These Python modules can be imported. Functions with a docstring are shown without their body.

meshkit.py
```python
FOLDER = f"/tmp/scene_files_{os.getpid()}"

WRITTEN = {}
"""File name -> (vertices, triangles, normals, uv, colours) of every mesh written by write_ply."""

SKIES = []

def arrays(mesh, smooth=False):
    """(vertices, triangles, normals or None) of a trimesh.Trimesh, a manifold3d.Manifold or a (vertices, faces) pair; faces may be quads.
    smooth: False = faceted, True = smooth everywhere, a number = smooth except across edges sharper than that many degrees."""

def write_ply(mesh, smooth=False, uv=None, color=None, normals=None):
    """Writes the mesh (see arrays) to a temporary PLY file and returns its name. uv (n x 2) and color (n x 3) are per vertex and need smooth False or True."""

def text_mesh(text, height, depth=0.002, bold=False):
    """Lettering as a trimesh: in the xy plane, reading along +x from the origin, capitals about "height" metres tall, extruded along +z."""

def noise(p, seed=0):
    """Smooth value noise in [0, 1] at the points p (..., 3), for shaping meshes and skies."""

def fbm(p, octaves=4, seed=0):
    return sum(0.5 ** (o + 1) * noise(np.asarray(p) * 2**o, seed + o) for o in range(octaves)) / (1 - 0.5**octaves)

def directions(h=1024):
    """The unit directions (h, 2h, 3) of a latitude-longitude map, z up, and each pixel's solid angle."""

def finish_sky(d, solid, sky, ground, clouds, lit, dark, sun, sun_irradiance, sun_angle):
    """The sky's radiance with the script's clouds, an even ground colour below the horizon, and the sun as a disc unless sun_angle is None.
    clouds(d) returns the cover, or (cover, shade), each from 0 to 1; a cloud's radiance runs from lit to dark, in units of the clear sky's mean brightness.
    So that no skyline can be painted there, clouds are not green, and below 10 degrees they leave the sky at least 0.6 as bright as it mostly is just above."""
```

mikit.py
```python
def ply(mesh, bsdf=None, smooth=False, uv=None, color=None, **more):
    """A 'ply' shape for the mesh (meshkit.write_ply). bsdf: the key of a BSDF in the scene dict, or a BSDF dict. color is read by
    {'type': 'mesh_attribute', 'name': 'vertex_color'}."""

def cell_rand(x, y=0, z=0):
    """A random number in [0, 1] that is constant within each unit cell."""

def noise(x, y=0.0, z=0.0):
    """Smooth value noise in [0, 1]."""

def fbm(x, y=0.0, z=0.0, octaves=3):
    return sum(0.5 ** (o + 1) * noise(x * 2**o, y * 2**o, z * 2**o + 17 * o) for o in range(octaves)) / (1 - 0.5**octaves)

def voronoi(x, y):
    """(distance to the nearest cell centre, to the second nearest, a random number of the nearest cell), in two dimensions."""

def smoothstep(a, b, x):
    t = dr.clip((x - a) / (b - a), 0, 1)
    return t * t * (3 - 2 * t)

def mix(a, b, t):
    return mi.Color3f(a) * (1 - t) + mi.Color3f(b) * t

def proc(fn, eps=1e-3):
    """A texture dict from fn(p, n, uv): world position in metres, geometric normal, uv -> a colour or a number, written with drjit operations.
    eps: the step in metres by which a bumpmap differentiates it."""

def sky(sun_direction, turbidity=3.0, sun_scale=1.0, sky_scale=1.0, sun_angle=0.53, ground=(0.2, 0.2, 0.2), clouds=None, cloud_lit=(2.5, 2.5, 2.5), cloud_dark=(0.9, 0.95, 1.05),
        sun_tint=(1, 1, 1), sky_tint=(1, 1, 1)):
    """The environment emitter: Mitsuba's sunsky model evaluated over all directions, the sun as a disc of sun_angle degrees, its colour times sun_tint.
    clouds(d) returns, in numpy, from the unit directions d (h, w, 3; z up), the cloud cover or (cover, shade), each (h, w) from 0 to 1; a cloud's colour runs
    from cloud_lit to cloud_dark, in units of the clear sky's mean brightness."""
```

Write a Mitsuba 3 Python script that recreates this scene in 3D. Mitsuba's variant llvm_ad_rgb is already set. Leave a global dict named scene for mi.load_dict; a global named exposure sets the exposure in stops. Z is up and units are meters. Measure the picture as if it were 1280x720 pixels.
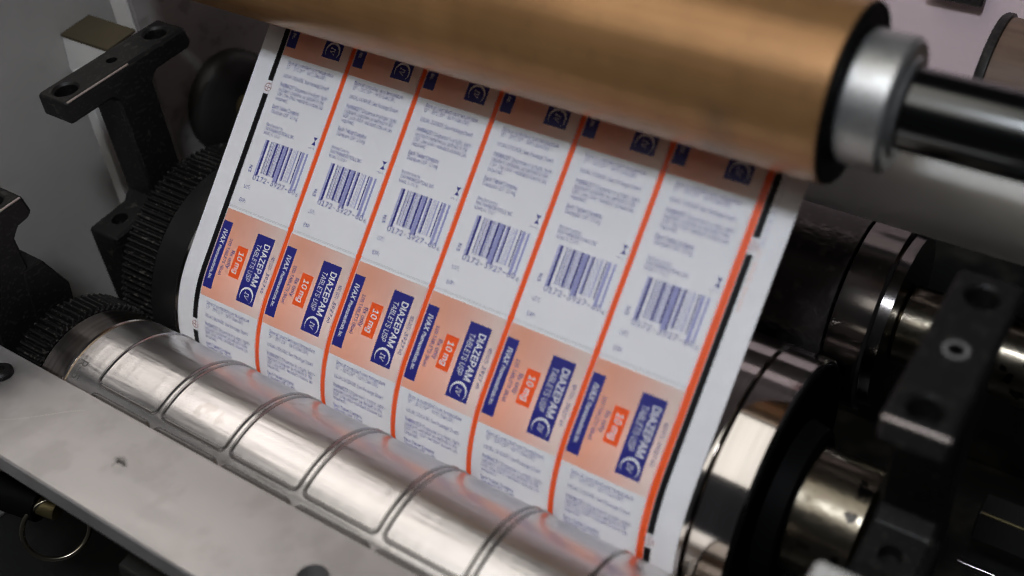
import math, numpy as np, trimesh, mitsuba as mi, drjit as dr, mikit, meshkit
import mapbox_earcut, manifold3d as m3
from shapely.geometry import Polygon, Point, box as sbox
from shapely.ops import unary_union
T = mi.ScalarTransform4f
P = 0.036                      # metres per label pitch: every length below is in label pitches
scene, labels = {}, {}

# ------------------------------------------------------------------ camera, light, exposure
CAM = np.array([9.0379, -6.8688, 7.6687])
FWD = np.array([-0.45489, 0.67809, -0.57729]); DOWN = np.array([0.3216, -0.47941, -0.81654])
scene['camera'] = {'type': 'thinlens', 'fov': 48.94, 'fov_axis': 'x', 'aperture_radius': 0.102 * P, 'focus_distance': 12.75 * P,
                   'near_clip': 0.01, 'far_clip': 50.0,
                   'to_world': T().look_at(origin=(CAM * P).tolist(), target=((CAM + FWD) * P).tolist(), up=(-DOWN).tolist())}
exposure = 0.40
AMBIENT = (0.015, 0.015, 0.017)
PANEL = (1.06, 1.0, 0.92)      # wide warm ceiling panel
PANEL2 = (1.30, 1.20, 1.13)     # second panel, added at left to brighten the die
KEY = (65.0, 69.0, 77.0)        # small cool lamp
scene['room_light'] = {'type': 'constant', 'radiance': {'type': 'rgb', 'value': list(AMBIENT)}}


def lamp(key, centre, to, w, h, rgb, label, cat):
    c, t = np.array(centre, float), np.array(to, float)
    n = (t - c) / np.linalg.norm(t - c)
    a = np.array([1.0, 0, 0]); a -= n * (a @ n); a /= np.linalg.norm(a)
    b = np.cross(n, a)
    body = trimesh.creation.box([w + 1.2, h + 1.2, 1.0])
    M = np.eye(4); M[:3, 0], M[:3, 1], M[:3, 2], M[:3, 3] = a, b, n, c - n * 0.62
    body.apply_transform(M); body.vertices *= P
    scene[key + '__housing'] = mikit.ply(body, {'type': 'diffuse', 'reflectance': {'type': 'rgb', 'value': [.5, .5, .5]}})
    v = np.array([c + a * sx * w / 2 + b * sy * h / 2 for sx, sy in ((-1, -1), (1, -1), (1, 1), (-1, 1))]) * P
    scene[key + '__diffuser'] = mikit.ply((v, np.array([[0, 1, 2], [0, 2, 3]])), {'type': 'diffuse'},
                                          emitter={'type': 'area', 'radiance': {'type': 'rgb', 'value': list(rgb)}})
    labels[key] = {'label': label, 'category': cat}


def yz(el, r): return r * math.cos(math.radians(el)), r * math.sin(math.radians(el))


ty, tz = yz(112, 28)
lamp('ceiling_lamp', (-3, ty, tz), (3, 0.5, 0), 17, 27, PANEL, 'wide warm lamp panel hanging high above the whole press', 'lamp')
ty, tz = yz(88, 30)
lamp('ceiling_lamp_001', (-20, ty, tz), (0, -1, 0), 13, 24, PANEL2, 'lamp panel added farther left to brighten the die cylinder', 'lamp')  # unseen panel added to brighten the left of the die
ty, tz = yz(119, 22)
lamp('spot_lamp', (8, ty, tz), (3, 0.5, 1), 2.6, 2.6, KEY, 'small cool lamp shining down on the printed labels', 'lamp')

# ------------------------------------------------------------------ materials
rgb = lambda *c: {'type': 'rgb', 'value': list(map(float, c))}
nz, fbm, sstep, mix = mikit.noise, mikit.fbm, mikit.smoothstep, mikit.mix


def U(p): return p.x / P, p.y / P, p.z / P


def princ(key, col, rough, metal=0.0, bump=None, spec=0.5, coat=0.0, eps=2e-4):
    b = {'type': 'principled', 'base_color': col if isinstance(col, dict) else rgb(*col), 'roughness': rough, 'metallic': metal}
    if metal < 1: b['specular'] = spec
    if coat: b['clearcoat'], b['clearcoat_gloss'] = coat, 0.9
    if bump: b = {'type': 'bumpmap', 'nested_texture': mikit.proc(bump, eps=eps), 'scale': 1.0, 'nested_bsdf': b}
    scene[key] = {'type': 'twosided', 'bsdf': b}


def t_die(p, n, uv):
    x, y, z = U(p)
    a = fbm(x * .9, y * 14, z * 14, 3)
    b = fbm(x * 5, y * 5, z * 5, 3)
    c = mix((.64, .62, .61), (.82, .80, .79), .6 * a + .4 * b)
    d = sstep(.62, .74, fbm(x * 2.2, y * 3, z * 3, 4)) * sstep(.45, .7, nz(x * 17, y * 13, z * 13))
    return mix(c, (.40, .36, .31), .3 * d)


def r_die(p, n, uv):
    x, y, z = U(p)
    return .20 + .18 * fbm(x * 1.3, y * 16, z * 16, 3)


def b_die(p, n, uv):
    x, y, z = U(p)
    return P * (.0075 * fbm(x * .7, y * 10, z * 10, 3) + .0022 * fbm(x * 12, y * 1.5, z * 1.5, 2))


def t_steel(p, n, uv):
    x, y, z = U(p)
    return mix((.50, .48, .46), (.70, .67, .64), fbm(x * 22, y * .8, z * .8, 3))


def t_bear(p, n, uv):
    x, y, z = U(p)
    return mix((.22, .19, .17), (.50, .46, .44), fbm(x * 26, y * 1.2, z * 1.2, 3))


def t_bar(p, n, uv):
    x, y, z = U(p)
    c = mix((.60, .575, .555), (.70, .675, .655), fbm(x * 1.1, y * 1.6, z * 2, 4))
    st = sstep(.10, .03, dr.sqrt(dr.square((x - 1.22) * .8) + dr.square(y + 2.26)) + .07 * (fbm(x * 14, y * 14, 0, 2) - .5))
    st = st * sstep(.3, .62, fbm(x * 9, y * 9, 4, 2))
    w = sstep(.45, .75, fbm(x * 3.1, y * 2.7, 8, 4))
    c = mix(c, (.48, .455, .43), w * .4)
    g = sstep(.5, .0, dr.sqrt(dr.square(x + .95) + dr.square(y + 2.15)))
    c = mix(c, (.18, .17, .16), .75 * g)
    c = mix(c, (.07, .065, .06), st)
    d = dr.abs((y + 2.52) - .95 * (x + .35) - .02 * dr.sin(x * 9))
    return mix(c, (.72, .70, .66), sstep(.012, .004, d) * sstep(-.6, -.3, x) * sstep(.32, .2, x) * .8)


def b_bar(p, n, uv):
    x, y, z = U(p)
    return P * (.0006 * fbm(x * 1.2, y * 40, z * 40, 2) + .004 * fbm(x * 1.5, y * 2, 3, 2))


def r_bar(p, n, uv):
    x, y, z = U(p)
    return .30 + .2 * fbm(x * 1.5, y * 6, 2, 3)


def t_roll(p, n, uv):
    x, y, z = U(p)
    a = fbm(x * .7, y * 20, z * 20, 4)
    b = fbm(x * 2.5, y * 1.5, z * 1.5, 3)
    c = mix((.27, .135, .052), (.41, .225, .092), .45 * a + .55 * b)
    band = fbm(x * 1.6, 3.3, 1.7, 3)
    c = c * (.88 + .22 * sstep(.3, .7, band))
    sm = sstep(.26, .0, dr.abs(x - 5.72 - .16 * (nz(y * 4, z * 4) - .5))) * sstep(3.75, 3.40, z) * (.2 + .8 * fbm(x * 6, y * 4, z * 4, 3))
    sp = sstep(.74, .80, nz(x * 9, y * 7, z * 7))
    return mix(c, (.07, .055, .04), dr.clip(.6 * sm + .08 * sp, 0, 1))


def b_roll(p, n, uv):
    x, y, z = U(p)
    return P * (.0012 * fbm(x * 1.0, y * 18, z * 18, 2) + .003 * fbm(x * 2, y * 2, z * 2, 2))


def t_black(p, n, uv):
    x, y, z = U(p)
    s = sstep(.70, .76, nz(x * 30, y * 30, z * 30)) * .5 + sstep(.74, .78, fbm(x * 7, y * 9, z * 7, 3))
    return mix((.0075, .0072, .0068), (.09, .085, .07), dr.clip(s, 0, 1) * .22)


def t_gear(p, n, uv):
    x, y, z = U(p)
    return mix((.006, .0058, .0055), (.05, .045, .04), sstep(.70, .88, nz(x * 34, y * 34, z * 34)))


def t_wall(p, n, uv):
    x, y, z = U(p)
    c = mix((.34, .325, .295), (.43, .41, .38), fbm(x, y * .7, z * .7, 4))
    s = sstep(.66, .74, fbm(x * 4, y * 4, z * 4, 3))
    return mix(c, (.28, .26, .24), s * .12)


def t_plate(p, n, uv):
    x, y, z = U(p)
    c = mix((.20, .19, .18), (.30, .28, .265), fbm(x, y * 1.4, z * 1.4, 4))
    return mix(c, (.12, .11, .10), sstep(.55, .75, fbm(x * 3, y * 4.5, z * 4.5, 4)) * .5)


def t_brown(p, n, uv):
    x, y, z = U(p)
    return mix((.085, .056, .040), (.16, .105, .075), fbm(x * 1.2, y * 12, z * 12, 3))


def t_oily(p, n, uv):
    x, y, z = U(p)
    return mix((.010, .010, .009), (.045, .042, .034), sstep(.5, .8, fbm(x * 1.5, y * 1.5, z * 1.5, 4)))


def t_dark(p, n, uv):
    x, y, z = U(p)
    s = sstep(.5, .8, fbm(x * 7, y * 7, z * 7, 3))
    return mix((.050, .044, .041), (.10, .09, .083), s)


def t_jour(p, n, uv):
    x, y, z = U(p)
    s = sstep(.56, .66, fbm(x * 7, y * 6, z * 6, 4)) * sstep(6.9, 7.6, x)
    return mix((.22, .195, .15), (.03, .028, .025), s)


def t_collar(p, n, uv):
    x, y, z = U(p)
    return mix((.34, .34, .325), (.52, .52, .50), fbm(x * 5, y * 5, z * 5, 4))


def b_fine(p, n, uv):
    x, y, z = U(p)
    return P * .0035 * fbm(x * 8, y * 8, z * 8, 3)


def b_paper(p, n, uv):
    x, y, z = U(p)
    return P * (.010 * fbm(x * 1.1, y * .7, z * .7, 2) + .0006 * fbm(x * 24, y * 24, z * 24, 2))


def b_grain(p, n, uv):
    x, y, z = U(p)
    return P * .006 * fbm(x * 22, y * 22, z * 22, 2)


princ('m_paper', (.80, .80, .81), .40, spec=.45, bump=b_paper)
INK = dict(screen=(.30, .31, .56), cut=(.60, .60, .61), orange=(.93, .105, .018), blue=(.022, .023, .205), black=(.012, .012, .014), white=(.80, .80, .81), text=(.012, .017, .25), grey=(.25, .26, .45),
           mark=(.30, .10, .10), faint=(.75, .36, .24), lilac=(.36, .36, .55))
for k, c in INK.items():
    princ('m_ink_' + k, c, .38, spec=.45)
princ('m_ink_black', (.006, .006, .007), .5, spec=.15)
princ('m_peach', {'type': 'mesh_attribute', 'name': 'vertex_color'}, .40, spec=.45)
princ('m_die', mikit.proc(t_die), mikit.proc(r_die), 1.0, b_die, eps=3e-4)
princ('m_rule', (.42, .41, .40), .22, 1.0)
princ('m_shade_residue', (.13, .125, .12), .45, .5)
princ('m_steel', mikit.proc(t_steel), .11, 1.0)
princ('m_bearer', mikit.proc(t_bear), .20, 1.0)
princ('m_brass', (.26, .20, .14), .42, .8)
princ('m_highlight', (.55, .47, .43), .35, .8)
princ('m_dullbrass', (.16, .13, .06), .5, .8)
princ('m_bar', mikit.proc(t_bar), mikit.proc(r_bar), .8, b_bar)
princ('m_roller', mikit.proc(t_roll), .32, .5, b_roll, spec=.5, coat=.05)
princ('m_rubber', (.003, .003, .003), .6, spec=.06)
princ('m_endband', (.010, .0098, .0095), .3, spec=.4)
princ('m_black', mikit.proc(t_black), .45, spec=.22)
princ('m_gear', mikit.proc(t_gear), .34, spec=.4)
princ('m_wall', mikit.proc(t_wall), .5, spec=.35)
princ('m_frame', mikit.proc(t_plate), .55, spec=.3)
princ('m_pale', (.52, .51, .48), .5, spec=.35)
princ('m_cover', (.74, .60, .62), .5, spec=.35)
princ('m_oily', mikit.proc(t_oily), .45)
princ('m_print', mikit.proc(t_dark), .27, .75, b_grain)
princ('m_darksteel', (.20, .185, .175), .16, 1.0)
princ('m_journal', mikit.proc(t_jour), .24, 1.0, b_fine)
princ('m_collar', mikit.proc(t_collar), .42, .85, b_fine)
princ('m_shaft', (.085, .088, .088), .17, 1.0)
princ('m_idler', (.70, .70, .66), .5, .2, b_fine)
princ('m_chrome', (.30, .27, .20), .24, 1.0)
princ('m_hub', (.018, .017, .015), .42, spec=.4)
princ('m_brown', (.055, .045, .028), .8, spec=.1)
princ('m_brownroll', mikit.proc(t_brown), .5, spec=.2)

# ------------------------------------------------------------------ mesh helpers (all take label pitches)


def put(key, mesh, mat, smooth=False, color=None, move=None):
    v, f = (np.asarray(mesh[0], float), np.asarray(mesh[1], int)) if isinstance(mesh, tuple) else (np.asarray(mesh.vertices), np.asarray(mesh.faces))
    s = mikit.ply((v * P, f), mat, smooth, color=color)
    if move is not None: s['to_world'] = T().translate((np.array(move) * P).tolist())
    scene[key] = s
    return s


def again(key, shape, move):
    scene[key] = {**shape, 'to_world': T().translate((np.array(move) * P).tolist())}


def tag(key, label, cat=None, group=None, kind=None):
    labels[key] = {k: v for k, v in (('label', label), ('category', cat), ('group', group), ('kind', kind)) if v}


def lathe(prof, cy, cz, n=160):
    """Solid of revolution about the line y=cy, z=cz; prof = [(x, r), ...] from one end of the axis to the other."""
    a = np.arange(n) * 2 * np.pi / n
    v, f = [], []
    for x, r in prof:
        v.append(np.stack([np.full(n, x), cy + r * np.cos(a), cz + r * np.sin(a)], 1))
    v = np.vstack(v); i = np.arange(n); j = (i + 1) % n
    for k in range(len(prof) - 1):
        f.append(np.stack([k * n + i, k * n + j, (k + 1) * n + j, (k + 1) * n + i], 1))
    q = np.vstack(f)
    tri = np.vstack([q[:, [0, 2, 1]], q[:, [0, 3, 2]]])
    m = trimesh.Trimesh(v, tri, process=True)
    if m.volume < 0: m.invert()
    return m


def cyl_prof(x0, x1, r, b=.02): return [(x0, 0), (x0, r - b), (x0 + b, r), (x1 - b, r), (x1, r - b), (x1, 0)]


def extrude_x(poly, x0, x1, b=.02):
    """A shapely polygon in (y, z) as a bevelled solid from x0 to x1."""
    c = np.array(poly.exterior.coords)[:-1]
    if poly.exterior.is_ccw is False: c = c[::-1]
    e = np.roll(c, -1, 0) - c
    nn = np.stack([e[:, 1], -e[:, 0]], 1); nn /= np.linalg.norm(nn, axis=1, keepdims=True)
    m = nn + np.roll(nn, 1, 0)
    m = m / np.maximum((m * m).sum(1, keepdims=True), .3) * 2
    ins = c - m * b
    n = len(c); i = np.arange(n); j = (i + 1) % n
    rings = [(x0, ins), (x0 + b, c), (x1 - b, c), (x1, ins)]
    v = np.vstack([np.column_stack([np.full(n, x), r]) for x, r in rings])
    f = []
    for k in range(3):
        f += [np.stack([k * n + i, k * n + j, (k + 1) * n + j], 1), np.stack([k * n + i, (k + 1) * n + j, (k + 1) * n + i], 1)]
    cap = mapbox_earcut.triangulate_float64(ins, np.array([n], np.uint32)).reshape(-1, 3).astype(int)
    f += [cap[:, ::-1], cap + 3 * n]
    mesh = trimesh.Trimesh(v, np.vstack(f), process=False)
    if mesh.volume < 0: mesh.invert()
    return mesh


def rbox(x0, x1, y0, y1, z0, z1, b=.03):
    pts = []
    for x, sx in ((x0, 1), (x1, -1)):
        for y, sy in ((y0, 1), (y1, -1)):
            for z, sz in ((z0, 1), (z1, -1)):
                pts += [(x + b * sx, y + b * sy, z), (x + b * sx, y, z + b * sz), (x, y + b * sy, z + b * sz)]
    return trimesh.convex.convex_hull(np.array(pts))


def rounded(pts, r):
    p = Polygon(pts).buffer(0)
    return p.buffer(-r, quad_segs=6).buffer(2 * r, quad_segs=6).buffer(-r, quad_segs=6)


def to_m3(m): return m3.Manifold(m3.Mesh(np.asarray(m.vertices, np.float32), np.asarray(m.faces, np.uint32)))


def from_m3(m):
    q = m.to_mesh(); return trimesh.Trimesh(q.vert_properties[:, :3], q.tri_verts, process=False)


def peg(c, axis, r, l, n=40):
    """Cylinder centred at c along axis, half length l."""
    m = trimesh.creation.cylinder(radius=r, height=2 * l, sections=n)
    m.apply_transform(trimesh.geometry.align_vectors([0, 0, 1], np.array(axis, float) / np.linalg.norm(axis)))
    m.apply_translation(c); return m


# ------------------------------------------------------------------ machine geometry
ANVIL, R = (1.3850, -0.6603), 1.4983        # (y, z) of the axis, radius of the web on it
DIE, RD = (-1.0117, -1.0584), 0.94
GUIDE, RG = (1.8032, 3.5941), 0.786
REAR, RR = (4.1623, -0.0880), 1.1285
S0, LREP = -0.3310, 2.9580                   # where the web leaves the flat, and one printing repeat
DV = np.array([-0.614911, -0.788597])        # down the web, in (y, z)
NV = np.array([-0.788597, 0.614911])         # off the web, towards the camera
A_END, S_TOP = 2.2, -4.35


def web(u, s, h=0.0):
    """Point of the web: u across, s down the web, h off its face."""
    u, s, h = np.broadcast_arrays(np.asarray(u, float), np.asarray(s, float), np.asarray(h, float))
    a = np.clip((s - S0) / R, 0, A_END)
    y = np.clip(s, S_TOP, S0) + (R + h) * np.sin(a)
    z = R - (R + h) * np.cos(a)
    over = np.clip(s - S0 - A_END * R, 0, None)
    y = y + over * np.cos(a); z = z + over * np.sin(a)
    b = np.clip((S_TOP - s) / .7, 0, 1.3)         # far above the guide roller the web bends away to the back
    e = np.clip(S_TOP - s - .7 * 1.3, 0, None)
    y = y - (.7 + h) * np.sin(b) - e * np.cos(b); z = z + .7 + h * (1 - np.cos(b)) - .7 * np.cos(b) + e * np.sin(b)
    off = np.stack([u, y * DV[0] - z * NV[0], y * DV[1] - z * NV[1]], -1)
    org = np.array([0, *(ORIGIN)])
    return off + org


ORIGIN = np.array([ANVIL[0], ANVIL[1]]) - (S0 * DV - R * NV)


def grid(u0, u1, s0, s1, h, nu=1, ds=.05):
    ns = max(1, int(math.ceil((s1 - s0) / ds)))
    uu, ss = np.meshgrid(np.linspace(u0, u1, nu + 1), np.linspace(s0, s1, ns + 1))
    i, j = np.meshgrid(np.arange(ns), np.arange(nu), indexing='ij')
    k = (i * (nu + 1) + j).ravel()
    q = np.stack([k, k + 1, k + nu + 2, k + nu + 1], 1)
    return web(uu.ravel(), ss.ravel(), h), np.vstack([q[:, [0, 1, 2]], q[:, [0, 2, 3]]]), uu.ravel(), ss.ravel()


GL, MED = {}, 0.5


def glyphs(text, bold=False):
    """Flat lettering: (n,2) points with capitals one unit tall, starting at x = 0, and triangles."""
    if (text, bold) not in GL:
        m = meshkit.text_mesh(text, 1.0, .2, bold is True)
        f = m.faces[m.face_normals[:, 2] > .9]
        idx, inv = np.unique(f, return_inverse=True)
        v = np.array(m.vertices)[idx][:, :2]; v[:, 0] -= v[:, 0].min()
        GL[text, bold] = v, inv.reshape(-1, 3)
        if bold == MED:      # between regular and bold
            g = unary_union([Polygon(q) for q in v[inv.reshape(-1, 3)]]).buffer(.013, quad_segs=1).simplify(.006)
            GL[text, bold] = flat(g)
    return GL[text, bold]


def sans(text, bold):
    """Lettering in which a capital I is a plain upright, as on the labels."""
    if bold is not True or 'I' not in text: return glyphs(text, bold)
    out, x = [], 0.0
    for n, piece in enumerate(text.split('I')):
        if n: out.append((np.array([(x, 0), (x + .2, 0), (x + .2, 1), (x, 1.0)]), np.array([[0, 1, 2], [0, 2, 3]]))); x += .2 + .1
        if piece:
            v, f = glyphs(piece, bold); out.append((v + [x, 0], f)); x += v[:, 0].max() + (.38 if piece.endswith(' ') else .1)
    return cat2(out)


def cat2(parts):
    vs, fs, n = [], [], 0
    for v, f in parts:
        vs.append(v); fs.append(np.asarray(f) + n); n += len(v)
    return np.vstack(vs), np.vstack(fs)


def write(text, u0, u1, s, cap, bold=False, slant=0.0):
    """Lettering across the web from u0 to u1, baseline at s, capitals cap tall: flat (u, s) points and triangles."""
    v, f = glyphs(text, bold); w = v[:, 0].max()
    return np.column_stack([u0 + (v[:, 0] + slant * v[:, 1]) * (u1 - u0) / w, s - v[:, 1] * cap]), f


def write_down(text, s0, s1, u, cap, bold=False, slant=0.0):
    """Lettering running down the web from s0 to s1, its baseline at u and its tops towards larger u."""
    v, f = sans(text, bold); w = v[:, 0].max()
    return np.column_stack([u + v[:, 1] * cap, s0 + (v[:, 0] + slant * v[:, 1]) * (s1 - s0) / w]), f


def rect(u0, u1, s0, s1, ds=.06):
    ns = max(1, int(math.ceil((s1 - s0) / ds)))
    ss = np.linspace(s0, s1, ns + 1)
    v = np.column_stack([np.tile([u0, u1], ns + 1), np.repeat(ss, 2)])
    k = np.arange(ns) * 2
    return v, np.vstack([np.stack([k, k + 1, k + 3], 1), np.stack([k, k + 3, k + 2], 1)])


def flat(poly):
    polys = getattr(poly, 'geoms', [poly]); out = []
    for g in polys:
        v, f = trimesh.creation.triangulate_polygon(g, engine='earcut'); out.append((np.asarray(v), np.asarray(f)))
    return cat2(out)


def moon(c, r0, off, r1, a0, a1):
    """Crescent: disc minus a shifted disc, cut to a sector."""
    return Point(c).buffer(r0, quad_segs=20).difference(Point(c[0] + off[0], c[1] + off[1]).buffer(r1, quad_segs=20))


# ------------------------------------------------------------------ setting
put('machine_bed', rbox(-6, 12, -6, 9, -4.8, -4.2), 'm_oily'); tag('machine_bed', 'dark oily bed of the press under the cylinders', kind='structure')
put('machine_back', rbox(-6, 12, 7.2, 7.6, -4.2, 1.2), 'm_oily'); tag('machine_back', 'dark oily back wall of the press interior', kind='structure')

# left wall of the machine
put('wall_panel', rbox(-3.7, -3.2, -7, 6.6, -4.2, 3.15), 'm_wall'); tag('wall_panel', 'large pale grey machine wall behind the left brackets', 'panel')
def lean(y, z, zz): return y + (z - zz) * .119


put('side_frame__plate', extrude_x(rounded([(lean(1.62, 2.56, 5), 5), (5.4, 5), (5.4, -3), (lean(1.62, 2.56, -3), -3)], .03), -2.72, -2.35, .03), 'm_frame')
put('side_frame__lit_edge_strip', extrude_x(Polygon([(lean(1.58, 2.56, 5), 5), (lean(1.615, 2.56, 5), 5), (lean(1.615, 2.56, -3), -3), (lean(1.58, 2.56, -3), -3)]), -2.70, -2.37, .01), 'm_pale')  # pale strip: light on the plate edge put into its colour
tag('side_frame', 'mottled grey side frame plate with its front edge painted pale as if lit behind the black T bracket', 'machine frame')
gp = Polygon([(lean(1.0, 1.15, 1.75), 1.75), (lean(1.14, 1.15, 1.75), 1.75), (lean(1.14, 1.15, -2.5), -2.5), (lean(1.0, 1.15, -2.5), -2.5)])
put('guide_strip', extrude_x(gp, -2.85, -2.66, .015), 'm_pale'); tag('guide_strip', 'thin pale upright strip seen left of the leg of the black T bracket', 'strip')
put('ledge_block__block', extrude_x(Polygon([(1.13, 1.60), (1.60, 1.60), (1.60, 2.158), (1.13, 2.055)]), -3.19, -2.30, .015), 'm_pale')
put('ledge_block__cap', extrude_x(Polygon([(1.12, 2.058), (1.585, 2.16), (1.585, 2.195), (1.12, 2.093)]), -3.19, -2.295, .008), 'm_brown'); tag('ledge_block__cap', 'dull brown top of the pale block')
tag('ledge_block', 'pale block with a brown top behind the head of the black T bracket', 'block')
put('wall_knob__disc', lathe([(-2.36, 0), (-2.36, .74), (-2.16, .74), (-2.06, .60), (-2.03, .3), (-2.03, 0)], 2.93, .68, 96), 'm_hub', 60)
put('wall_knob__boss', lathe([(-2.031, 0), (-2.031, .16), (-2.0, .1), (-2.0, 0)], 2.93, .68, 48), 'm_dullbrass', 40)
tag('wall_knob', 'round black hub with a dull gold centre on the left frame beside the labels', 'hub')
# right side: a dark frame that carries the brackets, and a pale cover at the back
put('cover_panel', rbox(-3.1, 8.4, 6.2, 6.4, 1.25, 6.5), 'm_cover'); tag('cover_panel', 'pinkish grey cover panel behind the steel shaft at top right', 'panel')
put('panel_clip', rbox(6.05, 6.68, 6.02, 6.19, 2.98, 3.3, .02), 'm_hub'); tag('panel_clip', 'small black clip on the pinkish panel at the top edge', 'clip')
BR = (5.7, 2.25)
put('brown_roller__body', lathe([(7.06, 0), (7.06, .78), (9.2, .78), (9.2, 0)], *BR), 'm_brownroll', 40)
put('brown_roller__rim', lathe([(6.95, 0), (6.95, .79), (6.99, .82), (7.05, .82), (7.055, .79), (7.055, 0)], *BR), 'm_black', 40)
tag('brown_roller', 'brown streaked roller with a dark rim at the right edge near the top', 'roller')

# ------------------------------------------------------------------ cylinders
# anvil cylinder
put('anvil_cylinder__end_band', lathe(cyl_prof(-.82, -.40, R - .006, .004), *ANVIL, 200), 'm_endband', 30); tag('anvil_cylinder__end_band', 'smooth band with its dark reflection painted black between the gear and the labels')  # black base colour holds the dark reflection of the steel end
put('anvil_cylinder__body', lathe(cyl_prof(-.398, 6.372, R - .006, .004), *ANVIL, 256), 'm_steel', 30)
put('anvil_cylinder__bearer', lathe([(6.378, 0), (6.378, R - .06), (6.40, R - .035), (6.425, R - .006), (6.79, R - .006), (6.81, R - .03), (6.81, 0)], *ANVIL, 256), 'm_steel', 30)
tag('anvil_cylinder__bearer', 'bright polished ring at the right end')
put('anvil_cylinder__hub', lathe([(6.812, 0), (6.812, R - .05), (6.83, R - .06), (6.83, .86), (7.02, .82), (7.05, .76), (7.05, 0)], *ANVIL, 128), 'm_rubber', 35)
put('anvil_cylinder__journal', lathe(cyl_prof(7.0, 7.72, .66, .04), *ANVIL, 128), 'm_journal', 35); tag('anvil_cylinder__journal', 'oily steel journal on the right')


def gear(cx0, cx1, axis, r, teeth, depth, phase=0.0):
    pts = []
    for k in range(teeth):
        for t, rr in ((-.46, r - depth), (-.40, r - depth * .9), (-.17, r - depth * .06), (0, r + .003), (.17, r - depth * .06), (.40, r - depth * .9), (.46, r - depth)):
            a = (k + t + phase) * 2 * math.pi / teeth
            pts.append((axis[0] + rr * math.cos(a), axis[1] + rr * math.sin(a)))
    return extrude_x(Polygon(pts), cx0, cx1, .012)


put('anvil_cylinder__gear', gear(-1.37, -.83, ANVIL, R, 114, .052), 'm_gear', 25); tag('anvil_cylinder__gear', 'large black toothed gear on the left end')
tag('anvil_cylinder', 'large steel cylinder under the labels with a black gear and a bright ring', 'cylinder')

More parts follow.
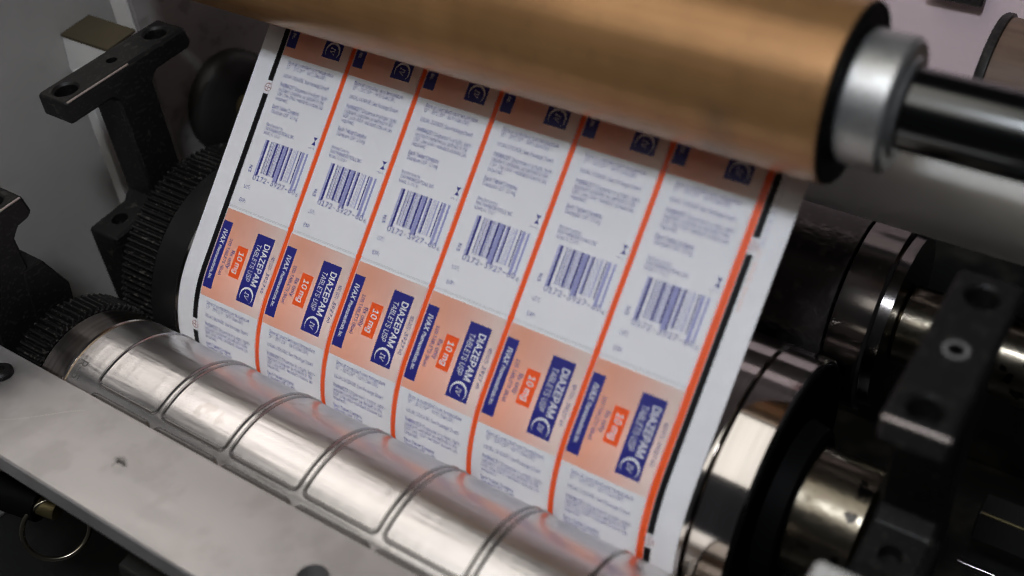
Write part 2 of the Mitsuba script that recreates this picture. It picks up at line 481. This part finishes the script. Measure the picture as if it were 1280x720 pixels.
# die cylinder with its cutting rules
put('die_cylinder__plate', lathe(cyl_prof(-.43, 6.5, RD, .006), *DIE, 256), 'm_die', 30); tag('die_cylinder__plate', 'bright magnetic die sheet wrapped round the cylinder')
put('die_cylinder__plate_edge', lathe([(-.475, 0), (-.475, RD - .02), (-.455, RD - .006), (-.432, RD - .012), (-.432, 0)], *DIE, 200), 'm_brass', 40)
put('die_cylinder__bearer', lathe(cyl_prof(-.86, -.478, RD - .006, .015), *DIE, 200), 'm_bearer', 30); tag('die_cylinder__bearer', 'dark worn ring between the gear and the die sheet')
put('die_cylinder__gear', gear(-1.28, -.88, DIE, RD + .055, 73, .06, .3), 'm_gear', 25); tag('die_cylinder__gear', 'small black toothed gear on the left end')
put('die_cylinder__bearer_001', lathe(cyl_prof(6.505, 6.9, RD - .006, .015), *DIE, 160), 'm_bearer', 30)


def on_die(u, ang, h):      # ang in radians measured from +y towards +z
    return np.stack([u, DIE[0] + (RD + h) * np.cos(ang), DIE[1] + (RD + h) * np.sin(ang)], -1)


def rule(a0, a1, prof):
    rr = sbox(.0 + .02, a0 * RD + .02, .952 - .02, a1 * RD - .02).buffer(-.065).buffer(.065, quad_segs=8).segmentize(.03)
    c = np.array(rr.exterior.coords)[:-1]
    e = np.roll(c, -1, 0) - np.roll(c, 1, 0)
    nn = np.stack([e[:, 1], -e[:, 0]], 1); nn /= np.linalg.norm(nn, axis=1, keepdims=True)
    m = len(prof); n = len(c)
    v = np.concatenate([on_die((c + nn * o)[:, 0], (c + nn * o)[:, 1] / RD, np.full(n, h)) for o, h in prof])
    i = np.arange(n); j = (i + 1) % n
    f = []
    for k in range(m - 1):
        f += [np.stack([k * n + i, k * n + j, (k + 1) * n + j], 1), np.stack([k * n + i, (k + 1) * n + j, (k + 1) * n + i], 1)]
    return trimesh.Trimesh(v, np.vstack(f), process=False)


GAP = math.radians(128.35)
HALF = math.radians(2.5)
ridge = [(-.019, -.002), (-.006, .017), (.004, .017), (.015, -.002)]
tint = [(-.030, .0012), (-.018, .0016), (.014, .0016), (.022, .0012)]
for row, (a0, a1) in enumerate(((GAP - math.pi + HALF, GAP - HALF), (GAP + HALF, GAP + math.pi - HALF))):
    ra, rb = rule(a0, a1, ridge), rule(a0, a1, tint)
    for m_ in (ra, rb):
        if (m_.face_normals * (m_.triangles_center - np.array([0, *DIE])) * [0, 1, 1]).sum() < 0: m_.invert()
    sa = mikit.ply((ra.vertices * P, ra.faces), 'm_rule', 25); sb = mikit.ply((rb.vertices * P, rb.faces), 'm_shade_residue', True)
    for c in range(6):
        k = row * 6 + c
        nm = 'die_cylinder__cutting_rule' + (f'_{k:03d}' if k else '')
        again(nm, sa, (c, 0, 0)); again(nm + '__shade_residue', sb, (c, 0, 0))
# stamped marks at the left edge of the sheet
v, f = glyphs('R-5', True)
w = v[:, 0].max(); aa = math.radians(115.5) + (v[:, 0] / w) * math.radians(14)
put('die_cylinder__stamp', (on_die(-.385 + .12 * v[:, 1], aa, np.full(len(v), .0018)), f), 'm_shade_residue', True); tag('die_cylinder__stamp', 'letters stamped in the edge of the die sheet')
tag('die_cylinder', 'shiny die cylinder with rounded label outlines in front of the labels', 'cylinder')

# rear print cylinder
put('print_cylinder__body', lathe(cyl_prof(-1.2, 6.44, RR - .006, .01), *REAR, 200), 'm_print', 30)
rng = np.random.default_rng(5)
put('print_cylinder__ring', lathe([(6.455, 0), (6.455, RR - .03), (6.475, RR), (6.87, RR), (6.90, RR - .03), (6.90, RR - .09), (7.02, RR - .1), (7.03, .75), (7.03, 0)], *REAR, 200), 'm_darksteel', 30)
tag('print_cylinder__ring', 'glossy dark ring at the right end')
put('print_cylinder__journal', lathe(cyl_prof(7.03, 9.2, .47, .03), *REAR, 96), 'm_journal', 35)
tag('print_cylinder', 'dark cylinder behind the right edge of the labels', 'cylinder')

# guide roller, its collar and shaft
put('guide_roller__body', lathe(cyl_prof(-1.6, 6.62, RG, .012), *GUIDE, 256), 'm_roller', 30); tag('guide_roller__body', 'brown glossy sleeve')
put('guide_roller__end_cap', lathe([(6.621, 0), (6.621, RG - .012), (6.65, RG - .02), (6.66, RG - .05), (6.66, 0)], *GUIDE, 160), 'm_rubber', 35); tag('guide_roller__end_cap', 'black end face')
put('guide_roller__collar', lathe([(6.662, 0), (6.662, .54), (6.69, .57), (7.02, .57), (7.06, .53), (7.06, .42), (7.09, .40), (7.10, .36), (7.10, 0)], *GUIDE, 128), 'm_collar', 35); tag('guide_roller__collar', 'grey metal collar')
put('guide_roller__shaft', lathe(cyl_prof(7.1, 8.9, .345, .02), *GUIDE, 96), 'm_shaft', 35); tag('guide_roller__shaft', 'dark polished steel shaft')
tag('guide_roller', 'brown roller across the top pressing on the label web', 'roller')

# idler shaft below it
IDLER = (3.55, 2.0)
put('idler_shaft', lathe(cyl_prof(-1.5, 9.0, .47, .02), *IDLER, 96), 'm_idler', 35); tag('idler_shaft', 'plain dull grey shaft below the dark steel shaft', 'shaft')

# ------------------------------------------------------------------ brackets
HEAD = [(-.14, 2.085), (1.70, 2.365), (1.78, 2.165), (1.735, 2.09), (1.21, 2.005), (1.105, 1.90), (1.19, 1.23), (1.30, .45), (1.62, -.4), (1.62, -1.6), (.25, -1.6), (.232, -1.04), (.133, -.289), (.075, .17),
        (.65, .285), (.755, .43), (.635, 1.315), (.56, 1.83), (.48, 1.89), (-.105, 1.80)]
HEAD_B = [(-2.78, 1.01), (-.934, 1.29), (-.862, 1.05), (-.92, .985), (-1.06, .95), (-1.148, .83), (-1.048, .066), (-.90, -1.0), (-.9, -2.4), (-1.7, -2.4), (-1.7, .85), (-2.74, .73)]
hd = np.array([1.84, .28]) / np.hypot(1.84, .28); hn = np.array([-hd[1], hd[0]])


def bracket(x0, x1, poly=HEAD, c0=(.76, 2.222), foot=True):
    m = to_m3(extrude_x(rounded(poly, .045), x0, x1, .035))
    xm = (x0 + x1) / 2
    c0 = np.array(c0)
    for t, r in ((-.69, .135), (0, .065), (.69, .135)):
        c = c0 + hd * t
        m = m - to_m3(peg((xm, *(c)), (0, *hn), r, .26)) 
        m = m - to_m3(trimesh.creation.cone(r * 1.35, r * 1.35, sections=40).apply_transform(trimesh.geometry.align_vectors([0, 0, 1], (0, *(-hn)))).apply_translation((xm, *(c + hn * .02))))
    if foot: m = m - to_m3(peg((xm, .378, .23), (0, *hn), .105, .16))
    return from_m3(m)


put('t_bracket', bracket(-2.0, -1.5), 'm_black', 28); tag('t_bracket', 'black T shaped bracket with three holes on its head at the left', 'bracket', 'T brackets that carry the cylinder bearings')
put('t_bracket_001', bracket(7.81, 8.35), 'm_black', 28); tag('t_bracket_001', 'blurred black T shaped bracket with three holes at the right edge', 'bracket', 'T brackets that carry the cylinder bearings')
put('t_bracket_002', bracket(-2.0, -1.5, HEAD_B, (-1.86, 1.15), False), 'm_black', 28); tag('t_bracket_002', 'black T shaped bracket cut off by the left edge of the frame', 'bracket', 'T brackets that carry the cylinder bearings')
# bare metal strips along the head edges, laid on as the edge highlight
def worn(key, x, p0, p1, r=.012):  # strip drawn in place of an edge highlight
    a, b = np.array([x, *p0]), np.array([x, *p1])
    put(key, peg((a + b) / 2, b - a, r, np.linalg.norm(b - a) / 2, 10), 'm_highlight', True)


worn('t_bracket__edge_highlight', -1.514, (-.10, 2.077), (.80, 2.214)); tag('t_bracket__edge_highlight', 'bright bare metal line laid along the edge as its highlight')
worn('t_bracket_002__edge_highlight', -1.514, (-1.9, 1.129), (-.96, 1.272))
q = trimesh.creation.annulus(r_min=.07, r_max=.105, height=.006, sections=40)
q.apply_transform(trimesh.geometry.align_vectors([0, 0, 1], (0, *hn))); q.apply_translation((8.08, *(np.array([.76, 2.222]) + hn * .001)))
put('t_bracket_001__hole_rim', q, 'm_collar', 30); tag('t_bracket_001__hole_rim', 'bare metal rim of the small middle hole')
put('t_bracket_001__edge_highlight', peg((8.08, -.128, 2.073), (1, 0, 0), .016, .25, 10), 'm_highlight', True)
put('bearing_block', extrude_x(rounded([(-1.2, .42), (-.92, .42), (-.66, -.04), (-.66, -2.0), (-1.2, -2.0)], .02), -1.98, -1.49, .02), 'm_black', 28)
tag('bearing_block', 'small dark block with a worn edge beside the small gear at left', 'block')
put('bearing_block_001', from_m3(to_m3(rbox(7.83, 8.40, -1.3, .84, -1.2, .2, .03)) - to_m3(peg((8.12, .37, .2), (0, 0, 1), .17, .4))), 'm_black', 28)
tag('bearing_block_001', 'blurred black block with a hole at the bottom right', 'block')


# ------------------------------------------------------------------ front bar, bolt, pull ring
bar = to_m3(rbox(-5, 9.5, -2.862, -1.715, -.52, -.276, .02)) - to_m3(peg((3.80, -2.27, -.3), (0, 0, 1), .155, .5))
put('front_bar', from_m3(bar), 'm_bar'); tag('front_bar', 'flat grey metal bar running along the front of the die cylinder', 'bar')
put('bar_bolt__head', lathe([(0, 0), (0, .14), (.05, .14), (.075, .11), (.075, .06), (.03, .05), (.03, 0)], 0, 0, 40).apply_transform(trimesh.geometry.align_vectors([1, 0, 0], [0, 0, 1])).apply_translation((-.99, -2.05, -.277)), 'm_black', 35)
tag('bar_bolt', 'dark bolt head on the grey bar at the left edge', 'bolt')

tor = trimesh.creation.torus(major_radius=.35, minor_radius=.027, major_sections=72, minor_sections=14)
M = np.eye(4); ring_n = np.array([.80, -.45, .40]); ring_n /= np.linalg.norm(ring_n)
tor.apply_transform(trimesh.geometry.align_vectors([0, 0, 1], ring_n)); tor.apply_translation((.02, -2.5, -1.72))
put('pull_ring__ring', tor, 'm_chrome', True)
put('pull_ring__pin', peg((-.10, -2.45, -1.50), (1, .3, -.12), .11, .12, 24), 'm_dullbrass', 35)
put('pull_ring__barrel', peg((-.48, -2.55, -1.46), (1, .3, -.12), .20, .30, 32), 'm_rubber', 35)
tag('pull_ring', 'metal pull ring on a dark pin in the shadow at bottom left', 'pull ring')
put('lower_block', extrude_x(rounded([(-2.6, -1.45), (-1.6, -1.2), (-1.6, -3.6), (-2.6, -3.6)], .05), 1.2, 2.3, .04), 'm_hub', 28); tag('lower_block', 'dark block with a glinting corner under the grey bar', 'block')
put('corner_block', rbox(7.83, 8.6, -2.2, -1.16, .9, 1.5, .03), 'm_pale'); tag('corner_block', 'small pale block at the bottom edge right of the bright ring', 'block')
put('rear_rail', rbox(8.36, 10.5, 4.88, 5.3, -3.5, -3.0, .03), 'm_hub'); put('rear_rail__edge', peg((9.4, 4.885, -3.005), (1, 0, 0), .02, 1.0, 10), 'm_dullbrass', True)  # brassy line: the lit edge of the rail put into colour
tag('rear_rail', 'dark rail with a brassy line painted for its lit edge deep in the shadows at the lower right edge', 'rail')
put('rear_bar', peg((8.6, 3.9, -3.0), (1, 0, 0), .045, .22, 16), 'm_darksteel', 40); tag('rear_bar', 'short bright steel rod at the bottom right edge', 'rod')

# ------------------------------------------------------------------ the label web
WL, WR = -.342, 6.328
S_A, S_B = -5.5, S0 + A_END * R + 1.0
gv, gf, _, _ = grid(WL, WR, S_A, S_B, 0.0, 2, .04)
bv = grid(WL, WR, S_A, S_B, -.004, 2, .04)[0]
n = len(gv); nu = 3; rows = n // nu
i = np.arange(rows - 1)
side = []
for a in (0, nu - 1):
    q = np.stack([i * nu + a, (i + 1) * nu + a, (i + 1) * nu + a + n, i * nu + a + n], 1)
    side += [q[:, [0, 1, 2]], q[:, [0, 2, 3]]]
put('label_web__paper', (np.vstack([gv, bv]), np.vstack([gf, gf[:, ::-1] + n] + side)), 'm_paper', 40)


def printed(key, parts, mat, h, smooth=True):
    v, f = cat2(parts)
    return put(key, (web(v[:, 0], v[:, 1], h), f), mat, smooth)


H1, H2, H3 = .0016, .0030, .0044
for c in range(6):
    nm = 'label_web__orange_stripe' + (f'_{c:03d}' if c else '')
    u0, u1 = c + .925, c + (1.0 if c < 5 else 1.008)
    g = grid(u0, u1, -6.1, S_B, H1, 1, .05); put(nm, (g[0], g[1]), 'm_ink_orange', True)


def gaps(u0, u1):
    e = [-6.1]
    for r in (-2, -1, 0): e += [r * LREP + .33, r * LREP + .49]
    return [rect(u0, u1, a, b) for a, b in zip(e[::2] + [.49], e[1::2] + [S_B]) if b > a] if False else \
        [rect(u0, u1, a, b) for a, b in ((-6.1, -2 * LREP + .33), (-2 * LREP + .49, -LREP + .33), (-LREP + .49, .33), (.49, S_B)) if b > a]


printed('label_web__edge_band', gaps(-.085, -.004), 'm_ink_black', H1); tag('label_web__edge_band', 'black band down the left edge')
printed('label_web__edge_band_001', gaps(6.012, 6.082), 'm_ink_black', H1); tag('label_web__edge_band_001', 'black band down the right edge')
k = 0
for uc in (-.045, 6.046):
    for r in (-1, 0):
        sc = r * LREP + .41
        ring = Point(uc, sc).buffer(.052, quad_segs=12).difference(Point(uc, sc).buffer(.043, quad_segs=12))
        printed('label_web__registration_mark' + (f'_{k:03d}' if k else ''), [flat(ring), rect(uc - .044, uc + .044, sc - .004, sc + .004), rect(uc - .004, uc + .004, sc - .044, sc + .044)], 'm_ink_mark', H1); k += 1
printed('label_web__margin_text', [write_down('PANTONE ORANGE 021', -1.94, -2.54, 6.105, .034)], 'm_ink_faint', H1)
printed('label_web__margin_text_001', [write_down('REFLEX BLUE 0172392760', -2.57, -3.30, 6.105, .034)], 'm_ink_lilac', H1)


def label_parts():
    """What is printed on one label, in (u, s) with s = 0 at the foot of its peach panel: (part, shapes, ink, height)."""
    out = []
    out.append(('company_panel', [rect(.006, .146, -.922, -.103)], 'blue', H2))
    out.append(('company_text', [write_down('IVAX', -.825, -.655, .048, .062, True, .18), write_down('Pharmaceuticals, Inc.', -.632, -.212, .056, .044, True, .18)], 'white', H3))
    out.append(('count_text', [write_down('100 TABLETS (Blue)', -.742, -.298, .184, .042, True), write_down('Rx only', -.622, -.405, .262, .050, True)], 'blue', H2))
    out.append(('strength_panel', [rect(.331, .491, -.706, -.334)], 'orange', H2))
    out.append(('strength_text', [write_down('10 mg', -.645, -.385, .378, .074, True, .08)], 'white', H3))
    out.append(('name_panel', [rect(.547, .811, -.922, -.109)], 'blue', H2))
    out.append(('name_text', [write_down('DIAZEPAM', -.838, -.335, .692, .082, True), write_down('TABLETS USP', -.812, -.366, .588, .068, False, .12)], 'white', H3))
    moon_ = Point(.682, -.205).buffer(.101, quad_segs=20).difference(Point(.680, -.190).buffer(.090, quad_segs=20)).difference(Polygon([(.682, -.215), (.625, -.05), (.75, -.05)]))
    out.append(('schedule_mark', [flat(moon_), write_down('IV', -.248, -.172, .648, .066, False, .25)], 'white', H3))
    out.append(('code_text', [write_down('NDC 0172-', -.732, -.565, .850, .042, True), write_down('3927', -.548, -.385, .850, .044, True, .15), write_down('60', -.362, -.302, .854, .038, True)], 'blue', H2))
    cp = .043
    out.append(('storage_text', [write('Store at controlled room temperature', .118, .806, .085, cp, MED), write('15° - 30°C (59° - 86°F) (See USP).', .121, .722, .140, cp, MED)], 'text', H1))
    out.append(('dosage_text', [write('USUAL DOSAGE: See Package Insert', .119, .807, .245, cp, MED)], 'text', H1))
    out.append(('pharmacist_text', [write('PHARMACIST:', .119, .340, .357, cp + .001, True), write('Dispense in a tight, light-', .352, .850, .357, cp, MED), write('resistant container as defined in the', .120, .806, .412, cp, MED),
                                    write('USP. Use child-resistant closure (as', .120, .816, .466, cp, MED), write('required).', .120, .308, .520, cp, MED)], 'text', H1))
    out.append(('contents_text', [write('Each Tablet Contains', .116, .522, .622, cp + .001, True), write('Diazepam USP  10 mg', .121, .526, .678, cp, MED)], 'text', H1))
    out.append(('maker_text', [write('Manufactured by:', .120, .378, .836, .034, MED), write('IVAX PHARMACEUTICALS, INC.', .120, .572, .888, .037, True), write('MIAMI, FL 33137', .122, .379, .938, .034, MED)], 'text', H1))
    out.append(('lot_text', [write('LOT:', .113, .205, 1.606, .044, MED)], 'text', H1))
    out.append(('expiry_text', [write('EXP:', .113, .205, 1.770, .044, MED)], 'text', H1))
    out.append(('date_text', [write('0901-8', .808, .894, .925, .018)], 'text', H1))
    out.append(('maker_symbol', [flat(Polygon([(.836, .785), (.896, .785), (.868, .828)])), flat(Polygon([(.836, .876), (.896, .876), (.868, .828)]))], 'blue', H1))
    o = sbox(.02, -1.075, .91, 1.82).buffer(.028, quad_segs=6).segmentize(.06)
    ring = np.array(o.exterior.coords); inn = np.array(o.buffer(-.007, join_style=2).exterior.coords)
    strip = o.difference(Polygon(inn))
    cut = []
    for a in np.arange(-1.2, 1.95, .1):
        q = strip.intersection(sbox(-1, a, 2, a + .1))
        if not q.is_empty: cut.append(flat(q))
    out.append(('die_cut_line', cut, 'cut', H2))
    # bars as the photograph resolves them: solid ones, and fine groups that read as a lighter screen
    def bars(rows): return [rect(.190 + (a - 175) / 340 * .655, .190 + (b - 175) / 340 * .655, .992, e, .1) for a, b, e in rows]
    lo, hi = 1.385, 1.425
    out.append(('barcode', bars([(187, 203, hi), (221, 226, lo), (241, 246, lo), (262, 275, lo), (283, 287, lo), (311, 325, lo), (350, 361, hi), (381, 392, lo), (455, 463, lo)]), 'blue', H1))
    out.append(('barcode_screen', bars([(175, 184, hi), (229, 234, lo), (252, 257, lo), (276, 280, lo), (291, 296, lo), (301, 306, lo), (327, 349, hi), (371, 379, lo), (402, 405, lo), (410, 413, lo), (419, 422, lo), (430, 439, lo),
                                        (469, 488, hi + .02), (502, 515, hi + .02)]), 'screen', H1))
    out.append(('barcode_digits', [write('0172-3927-60', .192, .845, 1.480, .060, MED), write('6', .866, .895, 1.488, .038, MED), write_down('N', 1.330, 1.370, .092, .042, True), write_down('3', 1.378, 1.414, .092, .042, True)], 'text', H1))
    return out


PARTS = label_parts()
# the peach panel fades from left to right
gU = np.array([0, .2, .45, .7, .925]); gC = np.array([(.93, .45, .31), (.92, .43, .295), (.91, .49, .375), (.88, .61, .52), (.86, .68, .61)])
for r in (-1, 0):
    made = {}
    for c in range(6):
        k = (r + 1) * 6 + c
        base = 'label_web__label' + (f'_{k:03d}' if k else '')
        if c == 0:
            g = grid(.0, .925, r * LREP - 1.068, r * LREP, H1, 16, .05)
            ss = (g[3] - r * LREP) / 1.068
            col = np.stack([np.interp(g[2], gU, gC[:, q]) for q in range(3)], 1)
            tone = .94 + .10 * np.cos(ss * 5.2 + 1.6)[:, None]
            made['peach_panel'] = put(base + '__peach_panel', (g[0], g[1]), 'm_peach', True, color=np.clip(col * tone, 0, .95))
            for nm, shapes, inkc, h in PARTS:
                v, f = cat2(shapes)
                made[nm] = put(base + '__' + nm, (web(v[:, 0], v[:, 1] + r * LREP, h), f), 'm_ink_' + inkc, True)
        else:
            for nm, sh in made.items(): again(base + '__' + nm, sh, (c, 0, 0))
tag('label_web', 'printed sheet of orange and blue medicine labels in six columns', 'label sheet')
